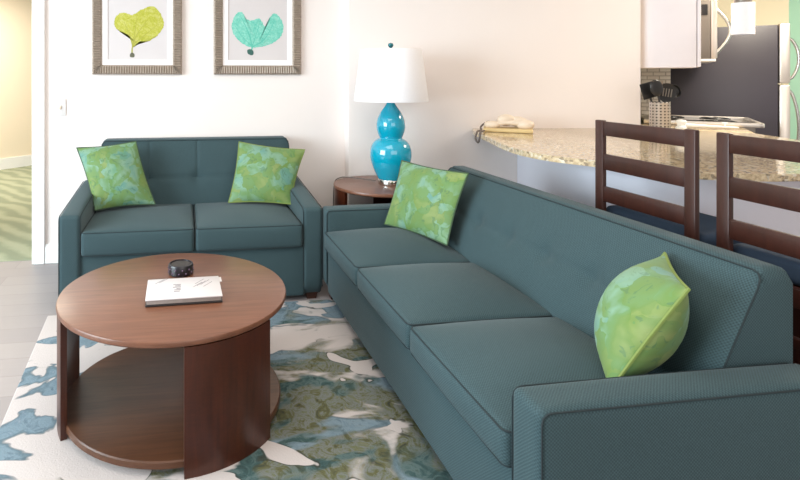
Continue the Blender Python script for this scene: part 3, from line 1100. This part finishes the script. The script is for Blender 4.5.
utensil('slotted_turner', 'black flat slotted turner leaning left in the steel holder', -.042, .218, 'turner')
utensil('serving_spoon', 'black rounded serving spoon, tallest in the steel holder, between turner and skimmer', -.036, .244, 'spoon')
utensil('skimmer', 'black round slotted skimmer facing out, right of middle of the steel holder', .022, .206, 'skimmer')
utensil('ladle', 'black ladle with rounded bowl leaning right in the steel holder', .048, .236, 'ladle')

# ------------------------------------------------------------------ bar stools
def stool(label, y1):
    """back posts at x=1.75, seat reaching towards the bar; y1 is the far side"""
    W_ = .462
    y0 = y1 - W_
    cy = (y0 + y1) / 2
    root = thing('bar_stool', label, 'stool', (1.90, cy, 0), 0, 'bar stools at the breakfast bar')
    X = 1.735
    pw = .043
    for yy in (y0, y1 - pw):
        bm = B(); box(bm, (X, yy, 0), (X + .020, yy + pw, 1.068), .004); obj('back_post', bm, STOOLW, root)
        bm = B(); box(bm, (2.015, yy, 0), (2.052, yy + pw * .9, .60), .004); obj('front_leg', bm, STOOLW, root)
        bm = B(); box(bm, (X + .03, yy + .010, .27), (2.03, yy + .032, .300), .003); obj('side_stretcher', bm, STOOLW, root)
    for z0, z1 in ((1.004, 1.064), (.862, .928), (.728, .792)):
        bm = B(); box(bm, (X + .003, y0 + pw - .004, z0), (X + .017, y1 - pw + .004, z1), .003); obj('back_rail', bm, STOOLW, root)
    bm = B()
    for lo, hi in (((X + .004, y0 + .03, .585), (X + .03, y1 - .03, .640)), ((2.022, y0 + .03, .585), (2.046, y1 - .03, .640)), ((X + .02, y0 + .006, .585), (2.035, y0 + .03, .640)), ((X + .02, y1 - .03, .585), (2.035, y1 - .006, .640))):
        box(bm, lo, hi, .003)
    obj('seat_frame', bm, STOOLW, root)
    bm = B(); soft_box(bm, (X + .036, y0 + .004, .638), (2.062, y1 - .004, .704), .022, (8, 8, 2), (0, 0, .012)); obj('seat_cushion', bm, NAVY, root, label='dark navy padded seat')
    for xx, z in ((X + .007, .465), (2.026, .36), (X + .007, .36)):
        bm = B(); box(bm, (xx, y0 + pw - .004, z), (xx + .020, y1 - pw + .004, z + .030), .003); obj('stretcher', bm, STOOLW, root)
    return root
stool('dark wood ladder-back bar stool, the one fully in view behind the sofa', 2.108)
stool('dark wood ladder-back bar stool cut by right edge of photo', 1.572)

# ------------------------------------------------------------------ kitchen
kb = thing('base_cabinet', 'white kitchen base cabinet beside the range, behind the bar', 'cabinet', K(0, 0), KR)
bm = B(); box(bm, (.0, .06, .09), (.56, .50, .845), .003); box(bm, (.0, .08, 0), (.50, .50, .09)); obj('body', bm, CABW, kb, True)
bm = B(); box(bm, (.562, .07, .12), (.580, .49, .84), .004); obj('door', bm, CABW, kb, True)
bm = B(); box(bm, (-.0, .055, .846), (.62, .505, .880), .005); obj('worktop', bm, GRAN, kb, True)
fc = thing('faucet', 'small white faucet with round body and flat low spout behind the bar', 'faucet', K(.24, .20, .880), KR + .25)
bm = B(); lathe(bm, [(0, 0), (.034, 0), (.034, .012), (.024, .02), (.026, .034), (.032, .048), (.028, .060), (0, .066)], (0, 0, 0), 24); obj('body', bm, WHITEP, fc, True)
bm = B(); soft_box(bm, (.015, -.022, .012), (.33, .022, .034), .008, (8, 3, 2), fn=lambda p, w: Vector((p.x, p.y, .012 + (p.z - .012) * (1.25 - p.x * 2.6)))); obj('spout', bm, WHITEP, fc, True)
bm = B(); tube(bm, [(.255, 0, .018), (.255, 0, .045)], .006, 8); tube(bm, [(.240, 0, .047), (.270, 0, .047)], .004, 8); obj('lever', bm, WHITEP, fc, True)

rg = thing('kitchen_range', 'steel and black kitchen range below the microwave, beyond the bar', 'range', K(0, 0), KR)
bm = B(); box(bm, (.02, .52, .03), (.68, 1.27, .885), .004); obj('body', bm, DKSTEEL, rg, True)
bm = B(); box(bm, (.02, .52, .886), (.70, 1.27, .900), .003); obj('cooktop', bm, GLASSB, rg, True)
bm = B()
for lo, hi in (((.02, .512, .884), (.725, .535, .916)), ((.02, 1.255, .884), (.725, 1.278, .916)), ((.70, .512, .884), (.730, 1.278, .916))):
    box(bm, lo, hi, .006)
obj('trim_rail', bm, STEEL, rg, True)
bm = B(); box(bm, (.682, .54, .22), (.706, 1.25, .74), .004); obj('oven_door', bm, STEEL, rg, True)
bm = B(); tube(bm, [(.706, .60, .70), (.745, .60, .70), (.745, 1.19, .70), (.706, 1.19, .70)], .011, 8); obj('door_handle', bm, CHROME, rg, True)
for k in range(4):
    bm = B(); t = B(); lathe(t, [(0, 0), (.02, 0), (.017, .026), (0, .026)], (0, 0, 0), 20); merge(bm, t, Matrix.Translation((.682, .64 + .16 * k, .82)) @ Matrix.Rotation(PI / 2, 4, 'Y')); obj('knob', bm, BLACKP, rg, True)
for kx in (.2, .5):
    for ey in (.70, 1.08):
        bm = B()
        tube(bm, [(kx + .085 * math.cos(2 * PI * i / 24), ey + .085 * math.sin(2 * PI * i / 24), .910) for i in range(24)], .006, 6, True)
        for a in (0, PI / 2):
            tube(bm, [(kx - .1 * math.cos(a), ey - .1 * math.sin(a), .907), (kx + .1 * math.cos(a), ey + .1 * math.sin(a), .907)], .006, 6)
        obj('burner_grate', bm, BLACKP, rg, True)

uc = thing('upper_cabinet', 'white wall cabinet hanging over the bar end, beside the microwave', 'cabinet', K(0, 0, 1.316), KR)
bm = B(); box(bm, (0, .06, 0), (.318, .505, .78), .002); obj('body', bm, CABW, uc, True)
bm = B(); box(bm, (.322, .062, .004), (.342, .503, .776), .004); obj('door', bm, CABW, uc, True)
bm = B(); tube(bm, [(.342, .44, .05), (.362, .44, .05), (.362, .44, .15), (.342, .44, .15)], .004, 8); obj('handle', bm, CHROME, uc, True)

mw = thing('microwave', 'steel over-the-range microwave with bowed door handle, right of white cabinet', 'microwave', K(0, 0, 1.366), KR)
bm = B(); box(bm, (0, .515, .02), (.43, 1.275, .46), .004); obj('case', bm, DKSTEEL, mw, True)
bm = B(); box(bm, (0, .515, 0), (.46, 1.275, .021), .004); obj('bottom_vent', bm, WHITEP, mw, True)
bm = B(); box(bm, (.432, .515, .022), (.468, 1.275, .46), .006); obj('door', bm, STEEL, mw, True)
bm = B(); box(bm, (.372, .511, .35), (.412, .516, .43), .002); obj('side_badge', bm, BLACKP, mw, True)
bm = B()
tube(bm, [(.465 + .085 * math.sin(PI * i / 16), .60, .06 + .34 * i / 16) for i in range(17)], .012, 10); obj('handle', bm, CHROME, mw, True)

fr = thing('refrigerator', 'tall refrigerator with black side and pale steel doors, at the kitchen end', 'refrigerator', K(0, 0), KR)
bm = B(); box(bm, (.10, 1.36, .02), (.925, 2.16, 1.680), .006); obj('cabinet', bm, FRIDGE, fr, True, label='black enamel cabinet')
for z0, z1 in ((.06, 1.185), (1.198, 1.690)):
    bm = B(); box(bm, (.932, 1.36, z0), (1.000, 2.16, z1), .012); dr = obj('door', bm, STEEL, fr, True)
    bm = B()
    zs = (z0 + .45, z1 - .04) if z0 < .5 else (z0 + .03, z1 - .12)
    tube(bm, [(.995 + .060 * max(0, math.sin(PI * i / 20)) ** .6, 1.40, zs[0] + (zs[1] - zs[0]) * i / 20) for i in range(21)], .011, 10)
    obj('door_handle', bm, CHROME, dr, True)

px, py = 3.655, 3.125
pd = thing('pendant_light', 'white cylinder pendant light hanging in front of the black refrigerator', 'lamp', (px, py, CH))
bm = B(); lathe(bm, [(.054, -.91), (.060, -.91), (.060, -.70), (.02, -.70), (.02, -.704), (.055, -.704)], (0, 0, 0), 40); obj('lamp_shade', bm, SHADE, pd, True)
bm = B(); lathe(bm, [(0, -.70), (.046, -.70), (.046, -.672), (.02, -.655), (0, -.655)], (0, 0, 0), 32); obj('cap', bm, DKSTEEL, pd, True)
bm = B(); tube(bm, [(0, 0, -.66), (0, 0, -.02)], .004, 8); obj('cord', bm, CABLE, pd, True)
bm = B(); lathe(bm, [(0, -.025), (.05, -.022), (.055, 0), (0, 0)], (0, 0, 0), 32); obj('canopy', bm, DKSTEEL, pd, True)
op = thing('wall_outlet', 'cream outlet plate on the tiled wall behind the utensil holder', 'outlet', K(.125, 1.289, 1.16), KR)
bm = B(); box(bm, (-.035, -.006, -.055), (.035, 0, .055), .002); obj('plate', bm, BEIGEP, op, True)
for dz in (-.022, .022):
    bm = B(); box(bm, (-.014, -.008, dz - .014), (.014, -.005, dz + .014), .002); obj('socket', bm, WHITEP, op, True)

# ------------------------------------------------------------------ light
def area(name, loc, target, sx, sy, power, col=(1, 1, 1)):
    ld = bpy.data.lights.new(name, 'AREA')
    ld.shape = 'RECTANGLE'
    ld.size, ld.size_y = sx, sy
    ld.energy = power
    ld.color = col
    o = bpy.data.objects.new(name, ld)
    COL.objects.link(o)
    o.location = loc
    o.rotation_euler = (Vector(target) - Vector(loc)).to_track_quat('-Z', 'Y').to_euler()
    return o
area('window_daylight', (-4.2, .9, 1.5), (1.2, 2.6, .8), 3.0, 1.8, 270, (.76, .92, 1.0))
area('rear_window_daylight', (1.0, -1.5, 1.6), (.8, 3.0, .8), 3.0, 1.4, 30, (1.0, .95, .90))
area('room_overhead_fill', (.3, 1.6, 2.42), (.3, 1.6, 0), 1.6, 1.6, 26, (1.0, .92, .82))  # unseen overhead fill, added to brighten seat tops and floor
area('kitchen_ceiling_lamp', (4.3, 2.9, 2.40), (4.3, 3.1, 0), .8, .8, 60, (1.0, .90, .74))
area('hall_ceiling_lamp', (-2.2, 6.4, 2.40), (-2.2, 6.4, 0), 1.4, 1.4, 70, (1.0, .93, .82))

w = bpy.data.worlds.new('world')
w.use_nodes = True
bg = w.node_tree.nodes['Background']
bg.inputs[0].default_value = (1.0, .96, .93, 1)
bg.inputs[1].default_value = .5
sc.world = w

vs = sc.view_settings
vs.view_transform = 'Standard'
vs.look = 'None'
vs.gamma = 1
vs.exposure = 0.16
vs.use_curve_mapping = False
